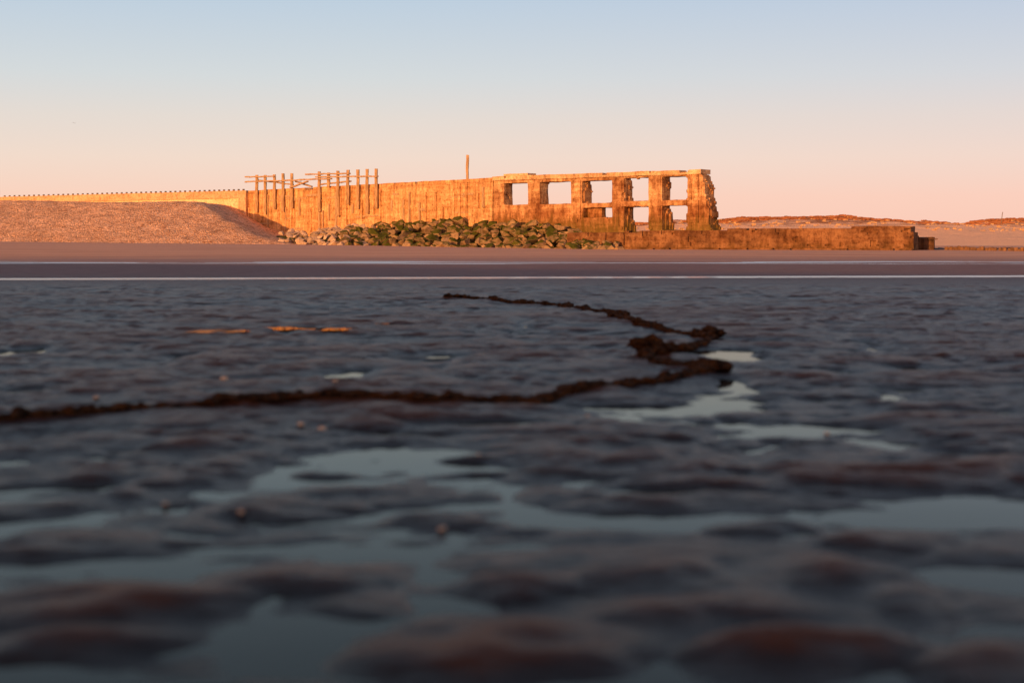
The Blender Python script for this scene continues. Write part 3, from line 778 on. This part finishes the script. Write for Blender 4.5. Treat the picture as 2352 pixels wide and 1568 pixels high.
# ------------------------------------------------------------------ world
w = bpy.data.worlds.new("World"); scene.world = w; w.use_nodes = True
nt = w.node_tree; nt.nodes.clear()
out = nt.nodes.new("ShaderNodeOutputWorld")
tc = nt.nodes.new("ShaderNodeTexCoord")
sep = nt.nodes.new("ShaderNodeSeparateXYZ"); nt.links.new(tc.outputs["Generated"], sep.inputs[0])
def ln(r, g, b):
    f = lambda c: ((c / 255 + 0.055) / 1.055) ** 2.4 if c > 10 else c / 255 / 12.92
    return (f(r), f(g), f(b))
sq = N(nt, "ShaderNodeMath", operation='SQRT'); 
mx = N(nt, "ShaderNodeMath", operation='MAXIMUM'); nt.links.new(sep.outputs[2], mx.inputs[0]); mx.inputs[1].default_value = 0
nt.links.new(mx.outputs[0], sq.inputs[0])
S = math.sqrt
rp = ramp(nt, [(0.0, ln(250, 200, 176)), (S(.028), ln(249, 209, 189)), (S(.055), ln(240, 217, 202)), (S(.083), ln(227, 217, 209)), (S(.111), ln(211, 216, 218)), (S(.165), ln(188, 205, 221)), (S(.28), (0.28, .37, .48)), (1.0, (0.085, .12, .20))], sq.outputs[0])
dot = N(nt, "ShaderNodeVectorMath", operation='DOT_PRODUCT'); nt.links.new(tc.outputs["Generated"], dot.inputs[0])
dot.inputs[1].default_value = (SH[0], SH[1], 0.08)
g1 = maprange(nt, dot.outputs["Value"], 0.2, 1.0)
pw = N(nt, "ShaderNodeMath", operation='POWER'); nt.links.new(g1, pw.inputs[0]); pw.inputs[1].default_value = 2.0
glow = mixc(nt, pw.outputs[0], (0, 0, 0), (1.6, 0.58, 0.12))
side = N(nt, "ShaderNodeVectorMath", operation='DOT_PRODUCT'); nt.links.new(tc.outputs["Generated"], side.inputs[0]); side.inputs[1].default_value = (1, 0, 0)
pk = mixc(nt, maprange(nt, side.outputs["Value"], -0.1, 0.4), (1, 1, 1), (1.0, 0.955, 0.99))
c = mixc(nt, 1.0, rp.outputs[0], pk, 'MULTIPLY')
c = mixc(nt, 1.0, c, glow, 'ADD')
bg = nt.nodes.new("ShaderNodeBackground"); nt.links.new(c, bg.inputs[0]); bg.inputs[1].default_value = 1.0
sky = nt.nodes.new("ShaderNodeTexSky"); sky.sky_type = 'NISHITA'; sky.sun_disc = False; sky.sun_elevation = SUN_EL
az = math.atan2(SH[0], SH[1]); sky.sun_rotation = az
bg2 = nt.nodes.new("ShaderNodeBackground"); nt.links.new(sky.outputs[0], bg2.inputs[0]); bg2.inputs[1].default_value = 0.004
ad = nt.nodes.new("ShaderNodeAddShader"); nt.links.new(bg.outputs[0], ad.inputs[0]); nt.links.new(bg2.outputs[0], ad.inputs[1])
nt.links.new(ad.outputs[0], out.inputs[0])

sd_ = bpy.data.lights.new("sun", 'SUN'); sd_.energy = 5.0; sd_.angle = math.radians(0.6); sd_.color = (1.0, 0.46, 0.14)
so = bpy.data.objects.new("sun", sd_); col.objects.link(so)
dirv = Vector((SH[0] * math.cos(SUN_EL), SH[1] * math.cos(SUN_EL), math.sin(SUN_EL)))
so.rotation_euler = dirv.to_track_quat('Z', 'Y').to_euler(); so.location = dirv * 50

# ------------------------------------------------------------------ camera
cd = bpy.data.cameras.new("camera"); cam = bpy.data.objects.new("camera", cd); col.objects.link(cam)
cam.location = (0, 0, EYE); cam.rotation_euler = (math.radians(90), 0, 0)
cd.lens = 50; cd.sensor_width = 36; cd.shift_y = -(784 - HZ) / 2352
cd.clip_start = 0.05; cd.clip_end = 12000
cd.dof.use_dof = True; cd.dof.focus_distance = 70; cd.dof.aperture_fstop = 2.0
scene.camera = cam
